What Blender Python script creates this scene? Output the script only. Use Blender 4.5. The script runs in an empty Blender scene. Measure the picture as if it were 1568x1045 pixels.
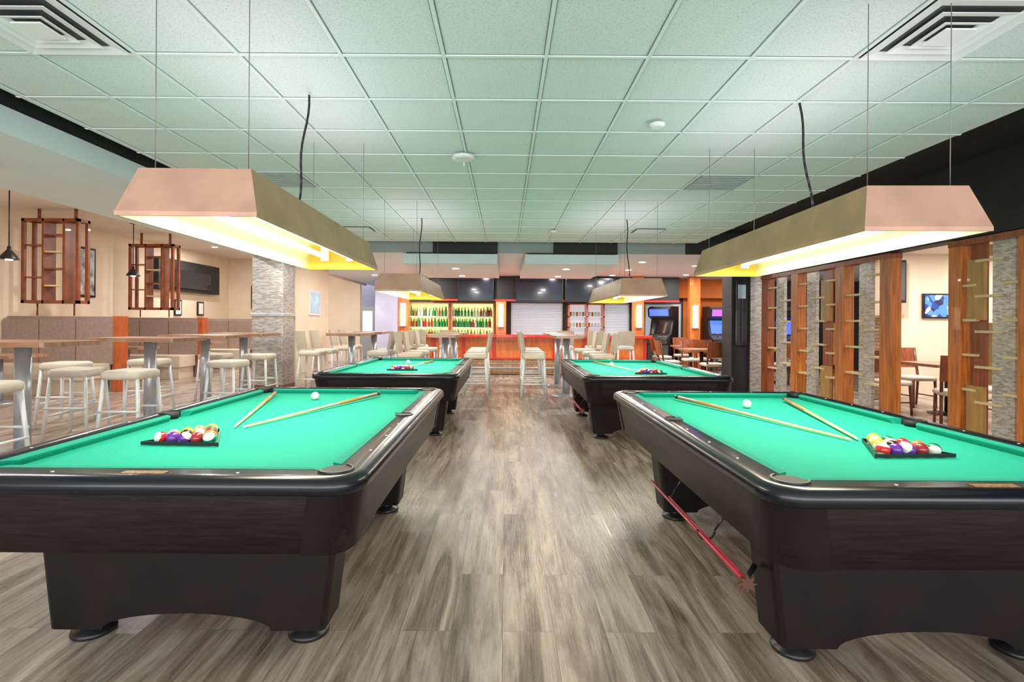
import bpy, bmesh, math, random
from mathutils import Vector, Matrix
random.seed(7)
S = bpy.context.scene
PI = math.pi

# ------------------------------------------------------------------ materials
MATS = {}
def M(name, col, rough=0.5, metal=0.0, var=0.0, vscale=8.0, bump=0.0, bscale=40.0, emit=0.0, ecol=None,
      stretch=(1, 1, 1), coat=0.0, alpha=1.0, trans=0.0, spec=.5):
    m = bpy.data.materials.new(name); m.use_nodes = True
    nt = m.node_tree; b = nt.nodes['Principled BSDF']
    b.inputs['Base Color'].default_value = (*col, 1)
    b.inputs['Roughness'].default_value = rough
    b.inputs['Metallic'].default_value = metal
    b.inputs['Coat Weight'].default_value = coat
    b.inputs['Transmission Weight'].default_value = trans
    b.inputs['Alpha'].default_value = alpha
    b.inputs['Specular IOR Level'].default_value = spec
    if emit:
        b.inputs['Emission Color'].default_value = (*(ecol or col), 1)
        b.inputs['Emission Strength'].default_value = emit
    tc = nt.nodes.new('ShaderNodeTexCoord'); mp = nt.nodes.new('ShaderNodeMapping')
    mp.inputs['Scale'].default_value = stretch
    nt.links.new(tc.outputs['Object'], mp.inputs['Vector'])
    if var:
        n = nt.nodes.new('ShaderNodeTexNoise'); n.inputs['Scale'].default_value = vscale
        n.inputs['Detail'].default_value = 5
        r = nt.nodes.new('ShaderNodeValToRGB')
        r.color_ramp.elements[0].position = .3; r.color_ramp.elements[1].position = .7
        r.color_ramp.elements[0].color = (*[max(0, c * (1 - var)) for c in col], 1)
        r.color_ramp.elements[1].color = (*[min(1, c * (1 + var)) for c in col], 1)
        nt.links.new(mp.outputs[0], n.inputs['Vector']); nt.links.new(n.outputs['Fac'], r.inputs['Fac'])
        nt.links.new(r.outputs['Color'], b.inputs['Base Color'])
    if bump:
        n2 = nt.nodes.new('ShaderNodeTexNoise'); n2.inputs['Scale'].default_value = bscale
        n2.inputs['Detail'].default_value = 4
        bp = nt.nodes.new('ShaderNodeBump'); bp.inputs['Strength'].default_value = bump
        bp.inputs['Distance'].default_value = .01
        nt.links.new(mp.outputs[0], n2.inputs['Vector']); nt.links.new(n2.outputs['Fac'], bp.inputs['Height'])
        nt.links.new(bp.outputs['Normal'], b.inputs['Normal'])
    MATS[name] = m
    return m

M('rail_black', (.005, .007, .012), .25, coat=.15, var=.2, vscale=3, spec=.45)
M('apron_dark', (.015, .010, .009), .38, var=.45, vscale=6, bump=.15, bscale=12, stretch=(1, 1, 14), spec=.35)
M('leg_dark', (.010, .006, .007), .42, var=.3, vscale=4, spec=.22)
M('cloth', (.0, .40, .28), .9, var=.06, vscale=60, bump=.15, bscale=400)
M('cushion', (.0, .33, .23), .9, var=.06, vscale=60)
M('black_matte', (.006, .006, .006), .6)
M('black_plastic', (.012, .012, .014), .35)
M('pearl', (.8, .78, .7), .3)
M('plate', (.45, .25, .12), .35, metal=.3, var=.5, vscale=80)
M('cue_light', (.85, .66, .30), .3, coat=.5)
M('cue_butt', (.50, .22, .05), .3, coat=.5)
M('cue_red', (.5, .03, .05), .3, coat=.5)
M('star_brown', (.10, .04, .02), .4)
M('ball_white', (.85, .83, .75), .12, coat=.5)
for k, c in dict(y=(.85, .5, .02), b=(.02, .06, .55), r=(.7, .02, .02), p=(.15, .03, .35), o=(.85, .22, .03),
                 g=(.0, .25, .1), m=(.35, .02, .03), k=(.01, .01, .01)).items():
    M('ball_' + k, c, .12, coat=.5)
M('copper', (.60, .35, .25), .45, metal=.25, var=.12, vscale=5, bump=.1, bscale=9)  # lamp ends: pink light from the room put into the copper colour
M('bronze', (.50, .33, .17), .42, metal=.3, var=.15, vscale=4, bump=.1, bscale=9)  # same copper shell, olive cast of light on the sides put into the colour
M('lamp_in', (.95, .80, .50), .4)
M('lamp_in_end', (.9, .58, .08), .4)
M('tube', (1, .93, .72), .4, emit=9, ecol=(1, .88, .60))
M('wire', (.25, .25, .25), .4, metal=.5)
M('cable', (.01, .01, .01), .5)
M('grid_bar', (.76, .84, .82), .5)
M('white_metal', (.80, .82, .83), .35, metal=.1)
M('silver', (.50, .53, .57), .3, metal=.5, var=.1)
M('grille', (.38, .44, .43), .6, var=.1)
M('tile_gap', (.20, .28, .26), .7)
M('diffuser', (.80, .85, .85), .45)
M('cream', (.83, .67, .50), .75, var=.05, vscale=2, bump=.05)
M('cream2', (.84, .78, .70), .75, var=.05, vscale=2)
M('lavender', (.56, .57, .76), .7, var=.04, vscale=2)
M('orange_wall', (.85, .20, .02), .6, var=.08, vscale=2)
M('black_wall', (.018, .019, .020), .6, var=.2, vscale=3)
M('dark_grey', (.06, .065, .065), .6)
M('mid_grey', (.36, .42, .41), .6)
M('soffit', (.74, .84, .88), .7, var=.03, vscale=2)
M('booth_taupe', (.32, .23, .19), .7, var=.12, vscale=20, bump=.1, bscale=200)
M('booth_seat', (.68, .57, .45), .55, var=.06, vscale=5)
M('booth_wood', (.48, .10, .02), .35, var=.3, vscale=5, stretch=(8, 8, 1), coat=.3)
M('frame_wood', (.24, .06, .018), .4, var=.3, vscale=5, coat=.2)
M('table_wood', (.36, .19, .11), .35, var=.3, vscale=4, stretch=(1, 8, 1), coat=.2)
M('dark_wood', (.18, .055, .02), .35, var=.3, vscale=4, coat=.2)
M('beige_seat', (.64, .57, .46), .5, var=.05)
M('stool_back', (.50, .43, .33), .5, var=.06)
M('slat_orange', (.56, .17, .025), .35, var=.4, vscale=3, stretch=(10, 10, .8), coat=.3)
M('slat_tan', (.48, .27, .07), .4, var=.2, vscale=3, stretch=(8, 8, 1), coat=.2)
M('slat_brown', (.30, .075, .02), .35, var=.35, vscale=3, stretch=(10, 10, .8), coat=.3)
M('shelf_tan', (.80, .64, .34), .4, coat=.2)
M('tv', (.008, .01, .018), .15, coat=.5)
M('tv_frame', (.01, .01, .01), .4)
M('light_disc', (1, .97, .9), .5, emit=25, ecol=(1, .97, .9))
M('sconce', (1, .8, .45), .5, emit=5, ecol=(1, .74, .40))
M('backbar_glow', (.85, .95, .55), .5, emit=.9, ecol=(.75, 1, .35))
M('blind', (.85, .88, .9), .6, emit=.40, ecol=(.75, .88, 1))
M('blind_line', (.42, .48, .55), .6)
M('bar_red', (.62, .03, .015), .3, var=.15, coat=.4)
M('bar_orange', (.72, .19, .03), .35, var=.25, vscale=3, stretch=(6, 6, 1), coat=.3)
M('screen_blue', (.05, .1, .7), .3, emit=1.6, ecol=(.06, .14, 1))
M('screen_purple', (.4, .1, .8), .3, emit=.8, ecol=(.45, .15, 1))
M('bottle_green', (.03, .36, .07), .1, coat=.5)
M('bottle_amber', (.55, .18, .02), .1, coat=.5)
M('bottle_clear', (.7, .8, .75), .1, coat=.5)
M('bottle_red', (.6, .03, .03), .1, coat=.5)
M('art_grey', (.45, .45, .45), .5, var=.9, vscale=5)
M('art_pale', (.5, .68, .85), .5, var=.2, vscale=4)
M('mat_white', (.85, .85, .82), .6)
M('glass_win', (.8, .9, .95), .1, emit=.8, ecol=(.8, .9, 1))
def art_blue():
    m = M('art_blue', (.1, .2, .6), .5)
    nt = m.node_tree; b = nt.nodes['Principled BSDF']
    tc = nt.nodes.new('ShaderNodeTexCoord'); n = nt.nodes.new('ShaderNodeTexVoronoi'); n.inputs['Scale'].default_value = 9
    r = nt.nodes.new('ShaderNodeValToRGB'); r.color_ramp.interpolation = 'CONSTANT'; e = r.color_ramp.elements
    e[0].color = (.02, .07, .35, 1); e[1].position = .3; e[1].color = (.10, .30, .75, 1)
    for p, c in ((.6, (.7, .75, .85, 1)), (.8, (.02, .03, .10, 1))): k = e.new(p); k.color = c
    sp = nt.nodes.new('ShaderNodeSeparateColor')
    nt.links.new(tc.outputs['Object'], n.inputs['Vector']); nt.links.new(n.outputs['Color'], sp.inputs[0]); nt.links.new(sp.outputs[0], r.inputs['Fac'])
    nt.links.new(r.outputs['Color'], b.inputs['Base Color'])
art_blue()

def tile_mat(name, c1, c2, mortar, bw, rh, rough=.35, metal=0.0, msize=.008, off=.5):
    m = bpy.data.materials.new(name); m.use_nodes = True
    nt = m.node_tree; b = nt.nodes['Principled BSDF']
    tc = nt.nodes.new('ShaderNodeTexCoord'); sp = nt.nodes.new('ShaderNodeSeparateXYZ')
    cb = nt.nodes.new('ShaderNodeCombineXYZ'); br = nt.nodes.new('ShaderNodeTexBrick')
    nt.links.new(tc.outputs['Object'], sp.inputs[0])
    ad = nt.nodes.new('ShaderNodeMath'); ad.operation = 'ADD'
    nt.links.new(sp.outputs['X'], ad.inputs[0]); nt.links.new(sp.outputs['Y'], ad.inputs[1])
    nt.links.new(ad.outputs[0], cb.inputs['X']); nt.links.new(sp.outputs['Z'], cb.inputs['Y'])
    nt.links.new(cb.outputs[0], br.inputs['Vector'])
    br.inputs['Scale'].default_value = 1; br.inputs['Brick Width'].default_value = bw
    br.inputs['Row Height'].default_value = rh; br.inputs['Mortar Size'].default_value = msize
    br.inputs['Color1'].default_value = (*c1, 1); br.inputs['Color2'].default_value = (*c2, 1)
    br.inputs['Mortar'].default_value = (*mortar, 1); br.offset = off
    nt.links.new(br.outputs['Color'], b.inputs['Base Color'])
    b.inputs['Roughness'].default_value = rough; b.inputs['Metallic'].default_value = metal
    bp = nt.nodes.new('ShaderNodeBump'); bp.inputs['Strength'].default_value = .4
    nt.links.new(br.outputs['Fac'], bp.inputs['Height']); bp.invert = True
    nt.links.new(bp.outputs['Normal'], b.inputs['Normal'])
    MATS[name] = m
tile_mat('column_tile', (.62, .62, .60), (.32, .28, .25), (.45, .42, .38), .09, .022, rough=.3, metal=.3, msize=.002)
tile_mat('glass_tile', (.72, .72, .68), (.40, .35, .28), (.5, .45, .38), .05, .018, rough=.25, metal=.25, msize=.0015)
tile_mat('stone', (.60, .36, .18), (.38, .25, .14), (.15, .10, .07), .28, .07, rough=.7, msize=.006)

def floor_mat():
    m = bpy.data.materials.new('floor_planks'); m.use_nodes = True
    nt = m.node_tree; L = nt.links; N = nt.nodes.new; b = nt.nodes['Principled BSDF']
    tc = N('ShaderNodeTexCoord'); sp = N('ShaderNodeSeparateXYZ'); cb = N('ShaderNodeCombineXYZ')
    L.new(tc.outputs['Object'], sp.inputs[0]); L.new(sp.outputs['Y'], cb.inputs['X']); L.new(sp.outputs['X'], cb.inputs['Y'])
    br = N('ShaderNodeTexBrick'); br.offset = .37; br.offset_frequency = 2
    L.new(cb.outputs[0], br.inputs['Vector'])
    br.inputs['Scale'].default_value = 1; br.inputs['Brick Width'].default_value = 1.5
    br.inputs['Row Height'].default_value = .24; br.inputs['Mortar Size'].default_value = .0012
    br.inputs['Color1'].default_value = (.0, .0, .0, 1); br.inputs['Color2'].default_value = (1, 1, 1, 1)
    br.inputs['Mortar'].default_value = (.2, .2, .2, 1)
    vs = N('ShaderNodeVectorMath'); vs.operation = 'SCALE'; vs.inputs['Scale'].default_value = 7.0
    L.new(br.outputs['Color'], vs.inputs[0])
    def streak(sx, sy, scale, dist, det=8, rough=.6):
        mp = N('ShaderNodeMapping'); mp.inputs['Scale'].default_value = (sx, sy, 1); L.new(cb.outputs[0], mp.inputs['Vector'])
        va = N('ShaderNodeVectorMath'); va.operation = 'ADD'; L.new(mp.outputs[0], va.inputs[0]); L.new(vs.outputs[0], va.inputs[1])
        n = N('ShaderNodeTexNoise'); n.inputs['Scale'].default_value = scale; n.inputs['Detail'].default_value = det
        n.inputs['Roughness'].default_value = rough; n.inputs['Distortion'].default_value = dist
        L.new(va.outputs[0], n.inputs['Vector']); return n
    n = streak(.8, 7.0, 1.3, .9)
    nf = streak(1.6, 40, 1.5, .6, 6)
    mxn = N('ShaderNodeMix'); mxn.data_type = 'FLOAT'; mxn.inputs['Factor'].default_value = .25
    L.new(n.outputs['Fac'], mxn.inputs['A']); L.new(nf.outputs['Fac'], mxn.inputs['B'])
    r = N('ShaderNodeValToRGB')
    e = r.color_ramp.elements
    e[0].position = .34; e[0].color = (.12, .085, .065, 1)
    e[1].position = .66; e[1].color = (.58, .49, .41, 1)
    k = e.new(.45); k.color = (.26, .195, .152, 1)
    k = e.new(.54); k.color = (.41, .33, .27, 1)
    L.new(mxn.outputs['Result'], r.inputs['Fac'])
    mx = N('ShaderNodeMix'); mx.data_type = 'RGBA'; mx.blend_type = 'MULTIPLY'; mx.inputs['Factor'].default_value = .7
    r2 = N('ShaderNodeValToRGB'); r2.color_ramp.elements[0].color = (.76, .74, .73, 1); r2.color_ramp.elements[1].color = (1.12, 1.1, 1.08, 1)
    L.new(br.outputs['Color'], r2.inputs['Fac'])
    L.new(r.outputs['Color'], mx.inputs['A']); L.new(r2.outputs['Color'], mx.inputs['B'])
    mm = N('ShaderNodeMix'); mm.data_type = 'RGBA'; mm.inputs['B'].default_value = (.16, .12, .09, 1)
    L.new(br.outputs['Fac'], mm.inputs['Factor']); L.new(mx.outputs['Result'], mm.inputs['A'])
    L.new(mm.outputs['Result'], b.inputs['Base Color'])
    n2 = streak(3, 60, 1.5, 1.5, 6)
    bp = N('ShaderNodeBump'); bp.inputs['Strength'].default_value = .45; bp.inputs['Distance'].default_value = .005
    L.new(n2.outputs['Fac'], bp.inputs['Height']); L.new(bp.outputs['Normal'], b.inputs['Normal'])
    mr = N('ShaderNodeMapRange'); mr.inputs['To Min'].default_value = .20; mr.inputs['To Max'].default_value = .38
    L.new(n2.outputs['Fac'], mr.inputs['Value']); L.new(mr.outputs[0], b.inputs['Roughness'])
    b.inputs['Specular IOR Level'].default_value = .6
    MATS['floor_planks'] = m
floor_mat()

def ceil_mat():
    m = bpy.data.materials.new('ceiling_tile'); m.use_nodes = True
    nt = m.node_tree; L = nt.links; N = nt.nodes.new; b = nt.nodes['Principled BSDF']
    tc = N('ShaderNodeTexCoord')
    n = N('ShaderNodeTexNoise'); n.inputs['Scale'].default_value = 90; n.inputs['Detail'].default_value = 4
    L.new(tc.outputs['Object'], n.inputs['Vector'])
    r = N('ShaderNodeValToRGB'); e = r.color_ramp.elements
    e[0].position = .36; e[0].color = (.55, .65, .63, 1); e[1].position = .46; e[1].color = (.71, .81, .79, 1)
    L.new(n.outputs['Fac'], r.inputs['Fac']); L.new(r.outputs['Color'], b.inputs['Base Color'])
    bp = N('ShaderNodeBump'); bp.inputs['Strength'].default_value = .25; bp.inputs['Distance'].default_value = .004
    L.new(n.outputs['Fac'], bp.inputs['Height']); L.new(bp.outputs['Normal'], b.inputs['Normal'])
    b.inputs['Roughness'].default_value = .8
    MATS['ceiling_tile'] = m
ceil_mat()

# ------------------------------------------------------------------ mesh builder
class B:
    def __init__(s, name):
        s.name = name; s.bm = bmesh.new(); s.slots = []
    def mi(s, mat):
        if mat not in s.slots: s.slots.append(mat)
        return s.slots.index(mat)
    def face(s, vs, mat, smooth=False):
        try: f = s.bm.faces.new(vs)
        except ValueError: return None
        f.material_index = s.mi(mat); f.smooth = smooth; return f
    def box(s, x0, x1, y0, y1, z0, z1, mat, T=None):
        P = [(x0, y0, z0), (x1, y0, z0), (x1, y1, z0), (x0, y1, z0), (x0, y0, z1), (x1, y0, z1), (x1, y1, z1), (x0, y1, z1)]
        v = [s.bm.verts.new((T @ Vector(p)) if T else p) for p in P]
        for q in ((0, 3, 2, 1), (4, 5, 6, 7), (0, 1, 5, 4), (1, 2, 6, 5), (2, 3, 7, 6), (3, 0, 4, 7)):
            s.face([v[i] for i in q], mat)
    def cbox(s, cx, cy, cz, sx, sy, sz, mat, T=None):
        s.box(cx - sx / 2, cx + sx / 2, cy - sy / 2, cy + sy / 2, cz - sz / 2, cz + sz / 2, mat, T)
    def loops(s, LL, mat, cap0=True, cap1=True, smooth=True, closed=False):
        rings = [[s.bm.verts.new(p) for p in l] for l in LL]
        n = len(rings[0]); R = rings + ([rings[0]] if closed else [])
        for a, b in zip(R[:-1], R[1:]):
            for i in range(n):
                s.face([a[i], a[(i + 1) % n], b[(i + 1) % n], b[i]], mat, smooth)
        if not closed:
            if cap0: s.face(rings[0][::-1], mat)
            if cap1: s.face(rings[-1], mat)
    def cyl(s, p0, p1, r, mat, seg=16, r2=None, cap=True):
        p0 = Vector(p0); p1 = Vector(p1); d = (p1 - p0).normalized()
        u = d.orthogonal().normalized(); w = d.cross(u)
        if r2 is None: r2 = r
        a = [p0 + (u * math.cos(t) + w * math.sin(t)) * r for t in [2 * PI * i / seg for i in range(seg)]]
        b = [p1 + (u * math.cos(t) + w * math.sin(t)) * r2 for t in [2 * PI * i / seg for i in range(seg)]]
        s.loops([a, b], mat, cap, cap)
    def lathe(s, x, y, z, prof, mat, seg=20):
        LL = [[(x + r * math.cos(2 * PI * i / seg), y + r * math.sin(2 * PI * i / seg), z + h) for i in range(seg)] for r, h in prof]
        s.loops(LL, mat)
    def sphere(s, c, r, mat, mat2=None, axis=(0, 0, 1), seg=20, rings=12, band=.5):
        ax = Vector(axis).normalized(); u = ax.orthogonal().normalized(); w = ax.cross(u); c = Vector(c)
        vs = []
        for j in range(1, rings):
            ph = PI * j / rings
            vs.append([s.bm.verts.new(c + (ax * math.cos(ph) + (u * math.cos(t) + w * math.sin(t)) * math.sin(ph)) * r)
                       for t in [2 * PI * i / seg for i in range(seg)]])
        top = s.bm.verts.new(c + ax * r); bot = s.bm.verts.new(c - ax * r)
        for i in range(seg):
            k = (i + 1) % seg
            s.face([top, vs[0][i], vs[0][k]], mat, True); s.face([bot, vs[-1][k], vs[-1][i]], mat, True)
        for j in range(rings - 2):
            mid = math.cos(PI * (j + 1.5) / rings)
            mm = mat2 if (mat2 and abs(mid) < band) else mat
            for i in range(seg):
                k = (i + 1) % seg
                s.face([vs[j][i], vs[j + 1][i], vs[j + 1][k], vs[j][k]], mm, True)
    def prism(s, pts, axis, a, b, mat):
        def mk(p, t):
            return {'y': (p[0], t, p[1]), 'x': (t, p[0], p[1]), 'z': (p[0], p[1], t)}[axis]
        s.loops([[mk(p, a) for p in pts], [mk(p, b) for p in pts]], mat, smooth=False)
    def tube(s, pts, r, mat, seg=8):
        for a, b in zip(pts[:-1], pts[1:]): s.cyl(a, b, r, mat, seg)
    def done(s, loc=(0, 0, 0), rz=0, bevel=0, seg=2):
        bmesh.ops.recalc_face_normals(s.bm, faces=s.bm.faces)
        me = bpy.data.meshes.new(s.name); s.bm.to_mesh(me); s.bm.free()
        for m in s.slots: me.materials.append(MATS[m])
        o = bpy.data.objects.new(s.name, me); S.collection.objects.link(o)
        o.location = loc; o.rotation_euler = (0, 0, rz)
        if bevel:
            md = o.modifiers.new('bevel', 'BEVEL'); md.width = bevel; md.segments = seg; md.limit_method = 'ANGLE'
            md.angle_limit = math.radians(40)
        return o
def dup(o, loc, rz=0, name=None):
    n = bpy.data.objects.new(name or o.name.split('.')[0], o.data); S.collection.objects.link(n)
    n.location = loc; n.rotation_euler = (0, 0, rz)
    for m in o.modifiers:
        k = n.modifiers.new(m.name, m.type)
        k.width = m.width; k.segments = m.segments; k.limit_method = m.limit_method; k.angle_limit = m.angle_limit
    return n
def rrect(w, l, r, z, n=7, cx=0, cy=0):
    out = []
    for (sx, sy, a0) in ((1, 1, 0), (-1, 1, 90), (-1, -1, 180), (1, -1, 270)):
        for i in range(n + 1):
            a = math.radians(a0 + 90 * i / n)
            out.append((cx + sx * (w / 2 - r) + r * math.cos(a), cy + sy * (l / 2 - r) + r * math.sin(a), z))
    return out

def shell(name, x0, x1, y0, y1, z0, z1, mat):
    b = B(name); b.box(x0, x1, y0, y1, z0, z1, mat); return b.done()

# ------------------------------------------------------------------ room shell
shell('floor', -10.3, 12.2, -3.2, 22.2, -.1, 0, 'floor_planks')
CZ = 3.045
shell('ceiling', -3.5, 3.78, -3.0, 10.3, CZ, CZ + .04, 'ceiling_tile')
g = B('ceiling_grid_trim')
G = .613; X0 = .236; Y0 = 3.122
for k in range(-6, 6):
    x = X0 + G * k
    if -3.5 < x < 3.78:
        g.box(x - .017, x + .017, -3, 10.3, CZ - .002, CZ - .0005, 'tile_gap')
        g.box(x - .011, x + .011, -3, 10.3, CZ - .010, CZ - .002, 'grid_bar')
for k in range(-10, 12):
    y = Y0 + G * k
    if -3 < y < 10.3:
        g.box(-3.5, 3.78, y - .017, y + .017, CZ - .0022, CZ - .0006, 'tile_gap')
        g.box(-3.5, 3.78, y - .011, y + .011, CZ - .0095, CZ - .002, 'grid_bar')
g.done()
shell('ceiling_recess_left', -3.74, -3.5, -3, 10.3, 3.3, 3.35, 'black_wall')
b = B('trim_1'); b.box(-3.50, -3.46, -3, 10.3, CZ + .04, 3.3, 'black_wall'); b.done()
b = B('ceiling_soffit_left')
b.box(-5.3, -3.72, -3, 14, 2.83, 3.03, 'soffit'); b.box(-5.28, -3.74, -3, 14, 3.03, 3.35, 'black_wall'); b.done()  # shade of the recess gap put in as a black upper box
shell('ceiling_left_bay', -10.2, -5.3, -3, 20, 3.72, 3.8, 'cream2')
b = B('trim_2'); b.box(-5.32, -5.30, -3, 20, 2.83, 3.72, 'cream2'); b.done()
shell('ceiling_right_dark', 3.74, 5.6, -3.1, 10.92, 3.345, 3.42, 'black_wall')
shell('ceiling_back_recess', -3.72, 3.74, 10.3, 10.9, 3.325, 3.36, 'mid_grey')
shell('ceiling_back', -3.72, 12, 10.9, 22, 2.9, 2.96, 'soffit')
shell('ceiling_back_left', -5.3, -3.72, 14.0, 22, 2.9, 2.96, 'soffit')
b = B('trim_3'); b.box(-3.7, 3.74, 10.86, 10.9, 2.9, 3.325, 'mid_grey'); b.box(3.74, 5.3, 10.86, 10.9, 2.9, 3.345, 'black_wall')
b.box(-3.46, 3.74, 10.3, 10.33, CZ + .04, 3.32, 'mid_grey'); b.done()
b = B('trim_4'); b.box(3.75, 3.78, -3, 10.3, CZ + .04, 3.345, 'black_wall'); b.done()
b = B('wall_header_right'); b.box(5.30, 5.54, -3.1, 10.86, 2.46, 3.345, 'black_wall'); b.done()
shell('ceiling_right_bay', 5.54, 12, -3, 10.9, 2.9, 2.96, 'cream2')
for x0, x1 in ((-2.1, -.16), (.40, 2.32)):
    b = B('ceiling_soffit_box'); b.box(x0, x1, 10.70, 14.2, 2.66, 2.86, 'soffit')
    b.box(x0 + .05, x1 - .05, 10.80, 14.1, 2.86, 2.898, 'black_wall'); b.box(x0 + .6, x1 + (-.0), 10.80, 10.86, 2.86, 3.32, 'black_wall'); b.done(bevel=.01)  # dark gap above the box painted in with black panels
shell('wall_left', -10.3, -10.15, -3.2, 20, 0, 3.8, 'cream')
shell('wall_back', -10.3, 12.2, 22, 22.2, 0, 3.8, 'lavender')
shell('wall_right', 12.0, 12.2, -3.2, 22, 0, 3.4, 'cream2')
shell('wall_back_left_bay', -10.15, -5.32, 19.2, 19.35, 0, 3.72, 'cream')
shell('wall_side_left', -5.0, -4.66, 11.65, 13.8, 0, 2.825, 'cream')
shell('wall_dining_back', 7.6, 12, 10.6, 10.75, 0, 2.9, 'cream')
b = B('wall_front')
b.box(-10.3, 12.2, -3.2, -3.05, 0, .35, 'cream2'); b.box(-10.3, 12.2, -3.2, -3.05, 2.85, 3.8, 'cream2')
for x in (-10.2, -7.5, -4.6, -1.9, .9, 3.7, 6.5, 9.3, 12.0): b.box(x - .12, x + .12, -3.2, -3.05, .35, 2.85, 'cream2')
b.done()
b = B('baseboard_left'); b.box(-10.15, -10.13, -3, 19.2, 0, .12, 'dark_wood'); b.done()
b = B('column_left')
b.box(-5.33, -4.68, 11.0, 11.6, 0, 2.825, 'column_tile'); b.box(-5.35, -4.66, 10.98, 11.62, 0, .10, 'dark_wood')
b.box(-5.35, -4.66, 10.98, 11.62, 1.55, 1.62, 'silver'); b.done(bevel=.01)
b = B('column_right')
b.box(4.86, 5.50, 11.2, 11.7, 0, 2.895, 'black_wall'); b.box(5.24, 5.50, 11.14, 11.2, 0, 2.62, 'column_tile')
b.box(4.93, 5.18, 11.15, 11.2, 1.0, 2.4, 'tv'); b.box(4.97, 5.14, 11.145, 11.16, 2.0, 2.3, 'art_pale'); b.done(bevel=.01)

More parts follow.
